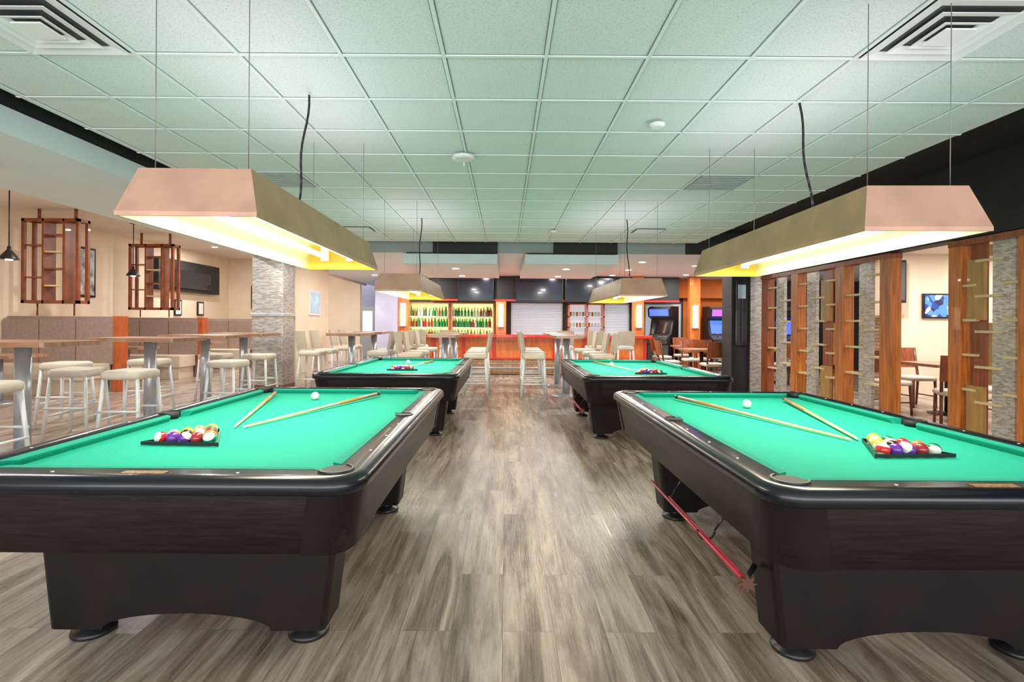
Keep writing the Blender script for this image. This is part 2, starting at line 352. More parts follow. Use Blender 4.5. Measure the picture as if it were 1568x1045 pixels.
# ------------------------------------------------------------------ pool table
W, Lg = 1.85, 3.0
def pool_table(name, dx=0.0):
    b = B(name)
    LL = [rrect(W - .04, Lg - .04, .13, .735), rrect(W, Lg, .15, .748), rrect(W, Lg, .15, .775), rrect(W - .012, Lg - .012, .145, .795),
          rrect(W - .05, Lg - .05, .13, .808), rrect(W - .09, Lg - .09, .11, .811),
          rrect(W - .30, Lg - .30, .03, .808), rrect(W - .30, Lg - .30, .03, .765)]
    b.loops(LL, 'rail_black', cap0=False, cap1=False)
    A = [rrect(W - .055, Lg - .055, .13, .748), rrect(W - .070, Lg - .070, .13, .70), rrect(W - .15, Lg - .15, .12, .475),
         rrect(W - .19, Lg - .19, .11, .470)]
    b.loops(A, 'apron_dark', cap0=False, cap1=True)
    for sx in (1, -1):
        for sy in (1, -1):
            prev = None
            for (ins, z) in ((.045, .75), (.062, .70), (.142, .468)):
                w, l, r = W - ins, Lg - ins, .14
                cur = []
                a0 = {(1, 1): 0, (-1, 1): 90, (-1, -1): 180, (1, -1): 270}[(sx, sy)]
                for i in range(-1, 9):
                    a = math.radians(a0 + 90 * min(max(i, 0), 7) / 7)
                    x = sx * (w / 2 - r) + r * math.cos(a); y = sy * (l / 2 - r) + r * math.sin(a)
                    if i == -1: aa = math.radians(a0 - 90); x += .06 * math.cos(aa); y += .06 * math.sin(aa)
                    if i == 8: aa = math.radians(a0 + 180); x += .06 * math.cos(aa); y += .06 * math.sin(aa)
                    cur.append(b.bm.verts.new((x, y, z)))
                if prev:
                    for i in range(len(cur) - 1): b.face([prev[i], prev[i + 1], cur[i + 1], cur[i]], 'leg_dark', True)
                prev = cur
    b.box(-W / 2 + .12, W / 2 - .12, -Lg / 2 + .12, Lg / 2 - .12, .73, .77, 'cloth')
    ix, iy = W / 2 - .15, Lg / 2 - .15
    def cush(p, q, nrm):
        p = Vector((*p, 0)); q = Vector((*q, 0)); n = Vector((*nrm, 0)); d = (q - p).normalized()
        def prof(o, s1):
            return [o + Vector((0, 0, .77)), o + Vector((0, 0, .809)), o + n * .03 + s1 * .02 + Vector((0, 0, .809)),
                    o + n * .055 + s1 * .045 + Vector((0, 0, .804)), o + n * .052 + s1 * .045 + Vector((0, 0, .795)), o + n * .035 + s1 * .03 + Vector((0, 0, .77))]
        b.loops([prof(p, d), prof(q, -d)], 'cushion', smooth=False)
    c = .085; m = .075
    cush((-ix + c, iy), (ix - c, iy), (0, -1)); cush((-ix + c, -iy), (ix - c, -iy), (0, 1))
    for sx in (1, -1):
        cush((sx * ix, -iy + c), (sx * ix, -m), (-sx, 0)); cush((sx * ix, m), (sx * ix, iy - c), (-sx, 0))
    for sx in (1, -1):
        for (px, py, r, a) in ((ix + .005, iy + .005, .062, 45), (ix + .03, 0, .055, 0), (ix + .005, -iy - .005, .062, -45)):
            x = sx * px
            b.lathe(x, py, .771, [(r, 0), (r, .0405)], 'black_matte', 20)
            ang = a if sx > 0 else 180 - a
            ro, ri = r + .016, r
            rings = []
            nn = 19
            for i in range(nn):
                t = math.radians(ang - 110 + 220 * i / (nn - 1)); ct, st = math.cos(t), math.sin(t)
                rings.append([(x + ri * ct, py + ri * st, .812), (x + (ri + .003) * ct, py + (ri + .003) * st, .818),
                              (x + (ro - .004) * ct, py + (ro - .004) * st, .818), (x + ro * ct, py + ro * st, .808)])
            b.loops(rings, 'black_plastic', smooth=False)
    for sx in (1, -1):
        for k in (-3, -2, -1, 1, 2, 3):
            b.lathe(sx * (W / 2 - .085), k * (iy / 4), .8095, [(.007, 0), (.007, .002)], 'pearl', 8)
    for sy in (1, -1):
        for k in (-1, 0, 1):
            if sy == -1 and k == 0: continue
            b.lathe(k * (ix / 2), sy * (Lg / 2 - .085), .8095, [(.007, 0), (.007, .002)], 'pearl', 8)
    b.box(-.09, .09, -Lg / 2 + .065, -Lg / 2 + .10, .809, .8125, 'plate')
    for yc in (-Lg / 2 + .33, -Lg / 2 + 1.92):
        hw0, hw1 = .655, .61
        pts = [(-hw0, .485), (-hw0 - .0, .46), (-hw1 - .015, .2), (-hw1, .075), (-hw1 + .22, .075)]
        for i in range(1, 14):
            t = PI * i / 14
            pts.append((-(hw1 - .22) * math.cos(t), .075 + .075 * math.sin(t)))
        pts += [(hw1 - .22, .075), (hw1, .075), (hw1 + .015, .2), (hw0, .46), (hw0, .485)]
        th = .12
        LL = [[(dx + p[0] * .965, yc - th, p[1]) for p in pts], [(dx + p[0] * .99, yc - th + .01, p[1]) for p in pts], [(dx + p[0], yc - th + .035, p[1]) for p in pts],
              [(dx + p[0], yc + th - .035, p[1]) for p in pts], [(dx + p[0] * .965, yc + th, p[1]) for p in pts]]
        b.loops(LL, 'leg_dark', smooth=False)
        for x in (-.50, .50):
            b.lathe(dx + x, yc, 0, [(.088, 0), (.092, .010), (.088, .022), (.045, .034), (.040, .06), (.060, .065), (.060, .085)], 'black_plastic', 28)
    return b
t1 = pool_table('pool_table', .10).done((-1.50, 2.10 + Lg / 2, 0), 0)
t2 = pool_table('pool_table', -.16).done((1.945, 2.00 + Lg / 2, 0), math.radians(.3))
t3 = dup(t1, (-1.48, 6.40 + Lg / 2, 0), 0)
t4 = dup(t2, (1.88, 6.28 + Lg / 2, 0), 0)

# ------------------------------------------------------------------ balls, racks, cues
R = .034; ZC = .771
def rack(name, x, y, rz=0):
    b = B(name)
    cols = ['y', 'b', 'r', 'p', 'o', 'g', 'm', 'k', 'y', 'b', 'r', 'p', 'o', 'g', 'm']
    order = [10, 3, 11, 6, 13, 8, 7, 14, 4, 0, 8, 2, 12, 5, 0]; i = 0
    for j, n in enumerate([5, 4, 3, 2, 1]):
        for k in range(n):
            bx = (k - (n - 1) / 2) * 2 * R * 1.01; by = j * R * 1.745
            q = order[i]; i += 1
            ax = (random.uniform(-1, 1), random.uniform(-1, 1), random.uniform(-1, 1))
            col = 'ball_' + cols[q]
            if q > 7: b.sphere((bx, by, R), R, 'ball_white', col, ax)
            else: b.sphere((bx, by, R), R, col, None, ax)
    A = [(-4 * R * 1.01 - R * 2.05, -R * 1.18), (4 * R * 1.01 + R * 2.05, -R * 1.18), (0, 4 * R * 1.745 + R * 2.35)]
    cy = sum(p[1] for p in A) / 3
    Bq = [[(p[0] * s_, cy + (p[1] - cy) * s_, z) for p in A] for s_, z in ((1.0, 0.003), (1.0, .022), (1.045, .022), (1.045, .003))]
    b.loops(Bq, 'black_plastic', closed=True, smooth=False)
    return b.done((x, y, ZC), rz)
rack('racked_billiard_balls', -1.74, 2.85, math.radians(-3))
rack('racked_billiard_balls', 2.09, 2.70, math.radians(3))
rack('racked_billiard_balls', -1.42, 7.3)
rack('racked_billiard_balls', 1.95, 7.0)
for (x, y) in ((-1.63, 4.50), (1.96, 4.22), (-1.55, 8.4), (1.7, 8.3)):
    b = B('cue_ball'); b.sphere((0, 0, R), R, 'ball_white', seg=28, rings=16); b.done((x, y, ZC))
def cue(x0, y0, x1, y1, z0=.80, z1=.782):
    b = B('pool_cue'); a = Vector((x0, y0, z0)); c = Vector((x1, y1, z1)); 
    p = a.lerp(c, .03); q = a.lerp(c, .38); e = a.lerp(c, .985)
    b.cyl(a, p, .015, 'black_plastic', 12, .016); b.cyl(p, q, .016, 'cue_butt', 12, .0125)
    b.cyl(q, e, .0125, 'cue_light', 12, .0075); b.cyl(e, c, .0075, 'pearl', 12, .007); b.done()
cue(-1.13, 4.72, -1.63, 3.27); cue(-2.08, 4.76, -1.69, 3.28)
cue(1.52, 4.64, 2.01, 3.03); cue(2.45, 4.58, 2.06, 3.04)
cue(-1.2, 8.85, -1.45, 7.6)
cue(1.5, 8.9, 1.85, 7.35)
def bridge(x, y):
    b = B('bridge_stick')
    b.cyl((-.02, 1.45, .37), (.0, .10, .350), .0085, 'cue_red', 10)
    b.cyl((.01, 1.15, .36), (.02, .10, .345), .006, 'cue_red', 10)
    pts = []
    for i in range(16):
        r = .042 if i % 2 == 0 else .022
        t = 2 * PI * i / 16; pts.append((.005 + r * math.cos(t), .345 + r * math.sin(t)))
    b.prism(pts, 'y', .08, .092, 'star_brown')
    b.cyl((.0, .10, .345), (.10, .22, .36), .012, 'black_plastic', 8)
    for yy in (.60, 1.25):
        pp = []
        for i in range(10):
            t = PI * (1 + i / 9)
            pp.append((.03 + .045 * math.cos(t), yy, .37 + .05 * math.sin(t)))
        pp.append((.14, yy, .465)); b.tube(pp, .006, 'black_plastic', 8)
    return b.done((x, y, 0))
bridge(1.03, 2.13)
bridge(.97, 6.45)

# ------------------------------------------------------------------ pool lamps
def lamp(name, loc, rz, Lh=2.40, w0=.62, w1=.50, h=.235):
    b = B(name)
    l0, l1 = Lh / 2, Lh / 2 - .07; a0, a1 = w0 / 2, w1 / 2
    bot = [(-a0, -l0), (a0, -l0), (a0, l0), (-a0, l0)]; top = [(-a1, -l1), (a1, -l1), (a1, l1), (-a1, l1)]
    t = .012
    def q(P, mat): b.face([b.bm.verts.new(p) for p in P], mat)
    lip = .02
    for i in range(4):
        k = (i + 1) % 4
        mat = 'copper' if i in (0, 2) else 'bronze'
        im = 'lamp_in_end' if i in (0, 2) else 'lamp_in'
        q([(*bot[i], lip), (*bot[k], lip), (*top[k], h), (*top[i], h)], mat)
        q([(*bot[i], 0), (*bot[k], 0), (*bot[k], lip), (*bot[i], lip)], mat)
        bi = [(x * (1 - t / abs(x)), y * (1 - t / abs(y))) for x, y in bot]; ti = [(x * (1 - t / abs(x)), y * (1 - t / abs(y))) for x, y in top]
        q([(*bi[i], 0), (*bi[k], 0), (*ti[k], h - .03), (*ti[i], h - .03)], im)
        q([(*bot[i], 0), (*bot[k], 0), (*bi[k], 0), (*bi[i], 0)], mat)
    q([(*p, h) for p in top], 'bronze')
    q([(*p, h - .03) for p in ti], 'lamp_in')
    for x in (-.11, .11):
        b.cyl((x, -l1 + .1, .10), (x, l1 - .1, .10), .02, 'tube', 12)
        b.box(x - .03, x + .03, -l1 + .06, -l1 + .1, .06, h - .03, 'white_metal')
        b.box(x - .03, x + .03, l1 - .1, l1 - .06, .06, h - .03, 'white_metal')
    for x in (-a1 + .04, a1 - .04):
        for y in (-l1 + .06, l1 - .06):
            b.cyl((x, y, h), (x, y, CZ - loc[2] - .013), .0022, 'wire', 6)
    P = []
    L0 = Vector((.08, -.1, h)); L1 = Vector((.08, .10, CZ - loc[2] - .013))
    for i in range(13):
        f = i / 12; p = L0.lerp(L1, f); p.x += .012 * math.sin(f * 9); P.append(p)
    b.tube(P, .008, 'cable', 8)
    o = b.done(loc, rz)
    ld = bpy.data.lights.new('lamp_light', 'AREA'); ld.shape = 'RECTANGLE'; ld.size = .36; ld.size_y = 2.0; ld.energy = 46
    ld.color = (1, .94, .80)
    lo = bpy.data.objects.new('tube_light', ld); S.collection.objects.link(lo); lo.parent = o; lo.location = (0, 0, .07)
    return o
lamp('pool_table_lamp', (-1.465, 3.56, 1.92), math.radians(.9), 2.40, .64, .52)
lamp('pool_table_lamp', (2.01, 3.64, 1.89), math.radians(-1.5), 2.40, .59, .48, .23)
lamp('pool_table_lamp', (-1.36, 7.85, 1.84), 0)
lamp('pool_table_lamp', (1.76, 7.85, 1.80), 0)

# ------------------------------------------------------------------ ceiling fittings
def diffuser(cx, cy):
    b = B('ceiling_air_diffuser')
    b.box(-.29, .29, -.29, .29, CZ - .006, CZ - .003, 'dark_grey')
    for s_, z, w in ((.58, .022, .07), (.40, .030, .055), (.25, .038, .045)):
        o = s_ / 2; n = o - w
        LL = [[(-o, -o, CZ - z), (o, -o, CZ - z), (o, o, CZ - z), (-o, o, CZ - z)],
              [(-n, -n, CZ - z + .016), (n, -n, CZ - z + .016), (n, n, CZ - z + .016), (-n, n, CZ - z + .016)],
              [(-n, -n, CZ - z + .019), (n, -n, CZ - z + .019), (n, n, CZ - z + .019), (-n, n, CZ - z + .019)],
              [(-o, -o, CZ - z + .004), (o, -o, CZ - z + .004), (o, o, CZ - z + .004), (-o, o, CZ - z + .004)]]
        b.loops(LL, 'diffuser', smooth=False, closed=True)
    b.box(-.08, .08, -.08, .08, CZ - .046, CZ - .038, 'diffuser')
    return b.done((cx, cy, 0))
diffuser(X0 + G * 3.5, Y0 - G / 2)
diffuser(X0 - G * 4.5, Y0 - G / 2)
def grille(cx, cy, w=.58, l=.58, dark=False):
    b = B('ceiling_vent_grille')
    b.box(-w / 2, w / 2, -l / 2, l / 2, -.012, -.0105, 'dark_grey' if dark else 'grille')
    n = 8
    for i in range(n):
        y = -l / 2 + l * (i + .5) / n; b.box(-w / 2 + .02, w / 2 - .02, y - .008, y + .008, -.018, -.012, 'diffuser' if dark else 'grille')
    b.done((cx, cy, CZ))
grille(X0 - G * 4.5, Y0 + G * 4.5); grille(X0 + G * 3.5, Y0 + G * 4.5)
grille(X0 - G * 4.5, Y0 + G * 9.5, .5, .4, True); grille(X0 + G * 3.6, Y0 + G * 9.5, .5, .4, True)
b = B('wireless_access_point'); b.lathe(0, 0, -.045, [(.085, 0), (.115, .012), (.115, .035)], 'white_metal', 8); b.cyl((0, .10, -.012), (0, .10, -.08), .006, 'white_metal', 8)
b.done((-.405, 4.95, CZ - .012))
for x, y in ((1.19, 4.12), (.82, 8.9)):
    b = B('smoke_detector'); b.lathe(0, 0, -.04, [(.04, 0), (.06, .012), (.065, .03)], 'mat_white', 20); b.done((x, y, CZ - .012))

def downlight(x, y, z, e=55, col=(1, .98, .95)):
    b = B('recessed_downlight')
    b.lathe(0, 0, -.012, [(.10, 0), (.105, .01)], 'white_metal', 20); b.lathe(0, 0, -.016, [(.075, 0), (.08, .004)], 'light_disc', 20)
    o = b.done((x, y, z))
    ld = bpy.data.lights.new('downlight_beam', 'AREA'); ld.shape = 'DISK'; ld.size = .16; ld.energy = e; ld.color = col
    lo = bpy.data.objects.new('beam', ld); S.collection.objects.link(lo); lo.parent = o; lo.location = (0, 0, -.03)
for x, y in ((-6.9, 6), (-6.9, 9.5), (-6.9, 13), (-8.9, 16), (-6.4, 16)): downlight(x, y, 3.72, 75)
for x, y in ((-4.5, 4.5), (-4.5, 8.0), (-4.3, 10.4)): downlight(x, y, 2.83, 28)
for x, y in ((-1.1, 11.6), (1.35, 11.6), (-1.1, 13.4), (1.35, 13.4)): downlight(x, y, 2.66, 28)
for x, y in ((-3.2, 12.3), (-.6, 15.4), (1.5, 15.4), (3.2, 12.2), (3.3, 14), (3.2, 15.6), (6.5, 13.5), (7.5, 15.4), (-3.5, 18.5), (4.7, 12.9), (-2.4, 15.4), (-4, 16), (5.3, 15.3)):
    downlight(x, y, 2.9, 38)
for x, y in ((8.0, 7.6), (7.2, 9.6), (9.6, 9.2), (8.5, 5)): downlight(x, y, 2.9, 65)

# ------------------------------------------------------------------ left bay: booths
def booth(yb, name='booth_bench'):
    b = B(name)
    b.box(-10.10, -7.90, yb, yb + .16, 0, 1.52, 'booth_taupe')
    b.box(-10.10, -7.90, yb - .09, yb, .55, 1.46, 'booth_taupe')
    for x in (-9.37, -8.63): b.box(x - .008, x + .008, yb - .095, yb - .085, .55, 1.46, 'dark_wood')
    b.box(-10.10, -7.95, yb - .72, yb - .06, .30, .58, 'booth_seat')
    b.box(-10.05, -8.0, yb - .66, yb - .06, 0, .30, 'booth_seat')
    b.box(-7.92, -7.78, yb - .05, yb + .20, 0, 1.53, 'booth_wood')
    if yb < 16:
        b.box(-10.10, -7.9, yb + .16, yb + .80, .30, .58, 'booth_seat'); b.box(-10.05, -7.95, yb + .16, yb + .75, 0, .3, 'booth_seat')
    return b.done(bevel=.025)
for y in (10.6, 13.5, 16.4): booth(y)
for y in (9.0, 12.05, 15.0):
    b = B('booth_table')
    b.prism([(p[0], p[1]) for p in rrect(1.9, .75, .08, 0)], 'z', .79, .84, 'table_wood')
    b.cyl((.4, 0, .02), (.4, 0, .79), .05, 'silver', 16); b.lathe(.4, 0, 0, [(.28, 0), (.28, .015), (.06, .04)], 'silver', 24)
    b.done((-9.1, y, 0))
def hframe(x0, x1, y, z0, z1, ztop):
    b = B('hanging_shelf_frame')
    t = .06; d = .30
    for x in (x0, x1 - t):
        b.box(x, x + t, y, y + t, z0, z1, 'frame_wood'); b.box(x, x + t, y + d - t, y + d, z0, z1, 'frame_wood')
    for z in (z0, z1 - t):
        b.box(x0, x1, y, y + t, z, z + t, 'frame_wood'); b.box(x0, x1, y + d - t, y + d, z, z + t, 'frame_wood')
        b.box(x0, x0 + t, y, y + d, z, z + t, 'frame_wood'); b.box(x1 - t, x1, y, y + d, z, z + t, 'frame_wood')
    w = (x1 - x0)
    m0 = x0 + w * .36; m1 = x0 + w * .72
    b.box(m0, m0 + .035, y, y + d, z0, z1, 'frame_wood'); b.box(m1, m1 + .035, y, y + d, z0, z1, 'frame_wood')
    for k in range(1, 5):
        z = z0 + (z1 - z0) * k / 5
        b.box(m0, m1, y + .02, y + d - .02, z, z + .03, 'shelf_tan' if k % 2 else 'frame_wood')
    for k in (1.5, 3.4):
        z = z0 + (z1 - z0) * k / 5; b.box(x0, m0, y + .02, y + d - .02, z, z + .025, 'frame_wood')
    for x in (x0 + w * .2, x0 + w * .85):
        b.cyl((x, y + d / 2, z1), (x, y + d / 2, ztop), .03, 'frame_wood', 10); b.cyl((x, y + .12, 1.53), (x, y + .12, z0), .015, 'frame_wood', 10)
    b.done()
hframe(-9.78, -8.62, 10.55, 1.78, 3.50, 3.715)
hframe(-9.70, -8.55, 13.45, 1.72, 3.42, 3.715)
for x, y, z in ((-8.55, 9.0, 3.72), (-8.65, 12.15, 3.72)):
    b = B('pendant_lamp')
    b.lathe(0, 0, -.03, [(.07, 0), (.08, .03)], 'black_plastic', 20); b.cyl((0, 0, 0), (0, 0, -1.03), .009, 'cable', 8)
    b.lathe(0, 0, -1.24, [(.14, 0), (.135, .02), (.10, .08), (.055, .14), (.03, .17), (.025, .23)], 'black_plastic', 24)
    b.lathe(0, 0, -1.25, [(.05, 0), (.05, .012)], 'light_disc', 16)
    b.done((x, y, z))
def pic_left(y0, y1, z0, z1, art, name='framed_picture'):
    b = B(name); X = -10.148
    b.box(X, X + .04, y0, y1, z0, z1, 'tv_frame'); b.box(X + .04, X + .045, y0 + .05, y1 - .05, z0 + .05, z1 - .05, art)
    b.done()
pic_left(12.2, 12.9, 2.0, 3.2, 'art_grey')
pic_left(16.0, 16.35, 1.60, 2.10, 'mat_white'); pic_left(17.2, 17.55, 1.62, 2.08, 'mat_white')
b = B('television'); b.box(-10.14, -9.95, 15.0, 18.2, 2.35, 3.3, 'black_wall'); b.box(-9.95, -9.90, 15.6, 17.6, 2.45, 3.0, 'tv'); b.done(bevel=.01)
b = B('framed_picture'); b.box(-9.3, -8.9, 19.14, 19.18, 1.9, 2.75, 'tv_frame'); b.box(-9.26, -8.94, 19.13, 19.14, 1.95, 2.7, 'art_grey'); b.done()
b = B('framed_picture'); b.box(-4.658, -4.63, 12.4, 13.15, 1.6, 2.2, 'white_metal'); b.box(-4.63, -4.625, 12.45, 13.1, 1.65, 2.15, 'art_pale'); b.done()

def hightable(x, y, w=1.15, d=.8, z=1.21, name='pub_table'):
    b = B(name)
    b.prism([(p[0], p[1]) for p in rrect(w, d, .05, 0)], 'z', z - .05, z, 'table_wood')
    b.cyl((0, 0, .03), (0, 0, z - .06), .075, 'silver', 24); b.lathe(0, 0, 0, [(.32, 0), (.32, .012), (.085, .035)], 'silver', 30)
    b.box(-.35 if w > .8 else -.25, .35 if w > .8 else .25, -.05, .05, z - .07, z - .045, 'silver')
    return b.done((x, y, 0))
for y, x in ((5.75, -5.3), (7.3, -4.95), (8.9, -5.1), (10.3, -5.15)): hightable(x, y)
def stool(name='bar_stool', back=False):
    b = B(name); h = .80
    lg = [(-1, -1), (1, -1), (1, 1), (-1, 1)]
    for sx, sy in lg:
        b.cyl((sx * .19, sy * .19, h - .03), (sx * .24, sy * .24, 0), .021, 'white_metal', 12)
    for i in range(4):
        a = lg[i]; c = lg[(i + 1) % 4]; zz = .28 if i % 2 else .38; r = .232
        b.cyl((a[0] * r, a[1] * r, zz), (c[0] * r, c[1] * r, zz), .014, 'white_metal', 10)
    b.loops([rrect(.44, .44, .06, h - .05), rrect(.46, .46, .07, h - .02), rrect(.46, .46, .07, h + .03), rrect(.40, .40, .06, h + .05)], 'beige_seat')
    if back:
        for sx in (-.19, .19): b.cyl((sx, .20, h - .02), (sx, .27, h + .42), .016, 'white_metal', 10)
        LL = []
        for (z, yy) in ((h + .08, .215), (h + .45, .275)):
            ring = []
            for i in range(9): ring.append((-.22 + .44 * i / 8, yy - .02 + .035 * math.cos((i - 4) / 4 * 1.3) - .015, z))
            for i in range(8, -1, -1): ring.append((-.22 + .44 * i / 8, yy + .03 + .035 * math.cos((i - 4) / 4 * 1.3) - .015, z))
            LL.append(ring)
        b.loops(LL, 'stool_back', smooth=False)
    return b
s0 = None
for x, y, a in ((-4.95, 4.95, 0), (-4.50, 6.30, 3), (-4.2, 7.95, -4), (-4.5, 9.6, 0), (-5.3, 6.5, 8), (-5.5, 8.1, 4), (-5.3, 9.6, 0), (-6.2, 7.4, 5), (-6.3, 5.8, 0)):
    if s0 is None: s0 = stool().done((x, y, 0), math.radians(a), .0)
    else: dup(s0, (x, y, 0), math.radians(a))
sb = None
def put(x, y, a):
    global sb
    if sb is None: sb = stool('high_back_bar_chair', True).done((x, y, 0), math.radians(a))
    else: dup(sb, (x, y, 0), math.radians(a))
for x, y in ((-.56, 10.2), (-.58, 11.0), (-.60, 12.6), (-.6, 11.8)): put(x, y, -90)
for x, y in ((-1.85, 10.3), (-1.85, 11.1), (-1.85, 12.5)): put(x, y, 90)
for x, y in ((.56, 10.15), (.62, 10.9), (.62, 11.8), (.62, 12.6)): put(x, y, 90)
for x, y in ((1.9, 10.2), (1.9, 11.1), (1.9, 12.4)): put(x, y, -90)
hightable(-1.2, 10.6, .6, 1.3); hightable(-1.2, 12.3, .6, 1.3)
hightable(1.24, 10.5, .6, 1.3); hightable(1.24, 12.2, .6, 1.3)
for x, y, a in ((-3.95, 10.75, 90), (-3.95, 11.55, 90), (-2.6, 10.9, -90), (-2.6, 11.7, -90), (-3.95, 12.8, 90), (-3.95, 13.5, 90), (-2.6, 12.9, -90), (-2.65, 13.6, -90)): put(x, y, a)
hightable(-3.28, 11.2, .7, 1.3); hightable(-3.28, 13.1, .7, 1.3)
for x in (-2.3, -1.5, 1.6, 2.4, 3.2): put(x, 14.0, 180)

# ------------------------------------------------------------------ bar
b = B('bar_counter')
b.box(-3.0, 4.1, 14.45, 15.1, 1.04, 1.12, 'bar_red')
b.box(-2.85, 3.95, 14.7, 15.0, 0, 1.04, 'bar_orange')
for i in range(9):
    x = -2.85 + i * .85; b.box(x - .04, x + .04, 14.66, 14.70, .1, 1.02, 'bar_red')
b.box(-2.85, 3.95, 14.62, 14.70, .02, .42, 'stone')
b.box(-2.85, 3.95, 14.60, 14.72, .42, .47, 'bar_red')
b.cyl((-2.8, 14.48, .2), (3.9, 14.48, .2), .025, 'silver', 12)
b.done(bevel=.008)
shell('wall_bar_back', -3.5, 5.88, 17.3, 17.45, 0, 2.9, 'dark_grey')
b = B('wall_bar_header'); b.box(-2.3, 5.4, 16.2, 17.15, 2.12, 2.895, 'black_wall'); b.box(-2.3, 5.4, 16.17, 16.2, 2.12, 2.18, 'bar_red'); b.done()
for x0, x1 in ((-1.45, -.35), (.33, 1.78), (1.84, 3.3)):
    b = B('television'); b.box(x0, x1, 15.98, 16.05, 2.10, 2.84, 'tv_frame'); b.box(x0 + .03, x1 - .03, 15.97, 15.98, 2.13, 2.81, 'tv')
    b.box((x0 + x1) / 2 - .1, (x0 + x1) / 2 + .1, 16.05, 16.165, 2.4, 2.6, 'tv_frame'); b.done(bevel=.008)
for x in (-3.10, -.12, 4.08, 5.8):
    b = B('bar_post_sconce')
    b.box(x - .16, x + .16, 15.92, 16.15, 0, 2.89 if abs(x) > 3 else 2.1, 'bar_orange')
    b.box(x - .07, x + .07, 15.82, 15.92, 1.35, 2.0, 'sconce'); b.box(x - .09, x + .09, 15.81, 15.92, 1.31, 1.35, 'silver'); b.box(x - .09, x + .09, 15.81, 15.92, 2.0, 2.04, 'silver')
    b.done(bevel=.008)
def backbar(x0, x1):
    b = B('liquor_shelf')
    b.box(x0, x1, 17.15, 17.28, .95, 2.08, 'backbar_glow')
    b.box(x0 - .03, x0 + .02, 16.75, 17.28, .9, 2.1, 'bar_orange'); b.box(x1 - .02, x1 + .03, 16.75, 17.28, .9, 2.1, 'bar_orange')
    for z in (.90, 1.27, 1.62, 2.06): b.box(x0, x1, 16.78, 17.15, z, z + .035, 'white_metal' if z < 2 else 'bar_orange')
    b.done()
    b = B('liquor_bottles')
    for zz in (.936, 1.306, 1.656):
        for row in (0, 1):
            x = x0 + .07 + row * .04
            while x < x1 - .06:
                m = random.choice(['bottle_green', 'bottle_green', 'bottle_amber', 'bottle_clear', 'bottle_red', 'bottle_green'])
                h = random.uniform(.85, 1.1)
                b.lathe(x, 16.88 + row * .13, zz, [(.034, 0), (.036, .02 * h), (.036, .16 * h), (.014, .21 * h), (.013, .28 * h)], m, 10)
                x += random.uniform(.085, .12)
    b.done()
b0 = B('back_bar_cabinet'); b0.box(-3.1, 4.0, 16.7, 17.28, 0, .89, 'bar_orange')
for i in range(10): b0.box(-3.1 + i * .72 - .01, -3.1 + i * .72 + .02, 16.68, 16.7, .05, .85, 'bar_red')
b0.done()
backbar(-3.08, -1.80); backbar(-1.72, -.36)
def blindwin(n, x0, x1, y, z0, z1):
    b = B('window_%d' % n)
    b.box(x0 - .05, x1 + .05, y - .02, y + .04, z0 - .05, z1 + .05, 'white_metal')
    k = int((z1 - z0) / .05)
    b.box(x0, x1, y - .03, y - .02, z0, z1, 'blind')
    for i in range(k):
        z = z0 + (i + .5) * (z1 - z0) / k; b.box(x0, x1, y - .045, y - .03, z - .006, z + .006, 'blind_line')
    b.done()
blindwin(1, .25, 1.85, 17.24, 1.0, 2.06)
blindwin(2, 3.30, 4.05, 17.24, 1.0, 2.06)
blindwin(3, 4.65, 5.75, 17.24, .95, 2.06)
b = B('glass_rack_shelf')
for x in (2.06, 2.65, 3.18): b.box(x - .03, x + .03, 16.8, 17.2, .9, 2.1, 'bar_orange')
for z in (.93, 1.3, 1.65, 2.05): b.box(2.03, 3.21, 16.8, 17.2, z, z + .03, 'bar_orange' if z > 2 else 'white_metal')
b.box(2.06, 3.18, 17.17, 17.2, .93, 2.05, 'blind')
x = 2.14
while x < 3.12:
    for z in (.96, 1.33, 1.68): b.lathe(x, 16.95, z, [(.02, 0), (.03, .01), (.035, .14)], random.choice(['bottle_clear', 'bottle_amber', 'bottle_clear']), 10)
    x += .1
b.done()

b = B('door_1')
b.box(-6.9, -6.2, 21.9, 21.98, 0, 2.1, 'white_metal'); b.box(-6.75, -6.35, 21.88, 21.9, .9, 1.9, 'glass_win')
b.box(-6.1, -5.4, 21.9, 21.98, 0, 2.1, 'white_metal'); b.box(-5.95, -5.55, 21.88, 21.9, .9, 1.9, 'glass_win'); b.done()
b = B('television_stand'); b.box(-5.3, -4.5, 21.6, 21.7, 1.1, 1.7, 'tv_frame'); b.box(-5.25, -4.55, 21.59, 21.6, 1.15, 1.65, 'screen_blue'); b.box(-4.95, -4.85, 21.6, 21.7, 0, 1.1, 'tv_frame'); b.box(-5.15, -4.65, 21.5, 21.8, 0, .04, 'tv_frame'); b.done()
shell('wall_back_partition', -4.3, -3.55, 17.3, 17.45, 0, 2.9, 'lavender')
b = B('wall_orange'); b.box(5.9, 8.2, 17.3, 17.45, 0, 2.9, 'orange_wall'); b.box(5.42, 8.2, 17.0, 17.15, 2.30, 2.895, 'orange_wall'); b.done()
shell('wall_back_right', 8.22, 12, 17.3, 17.45, 0, 2.9, 'dark_grey')

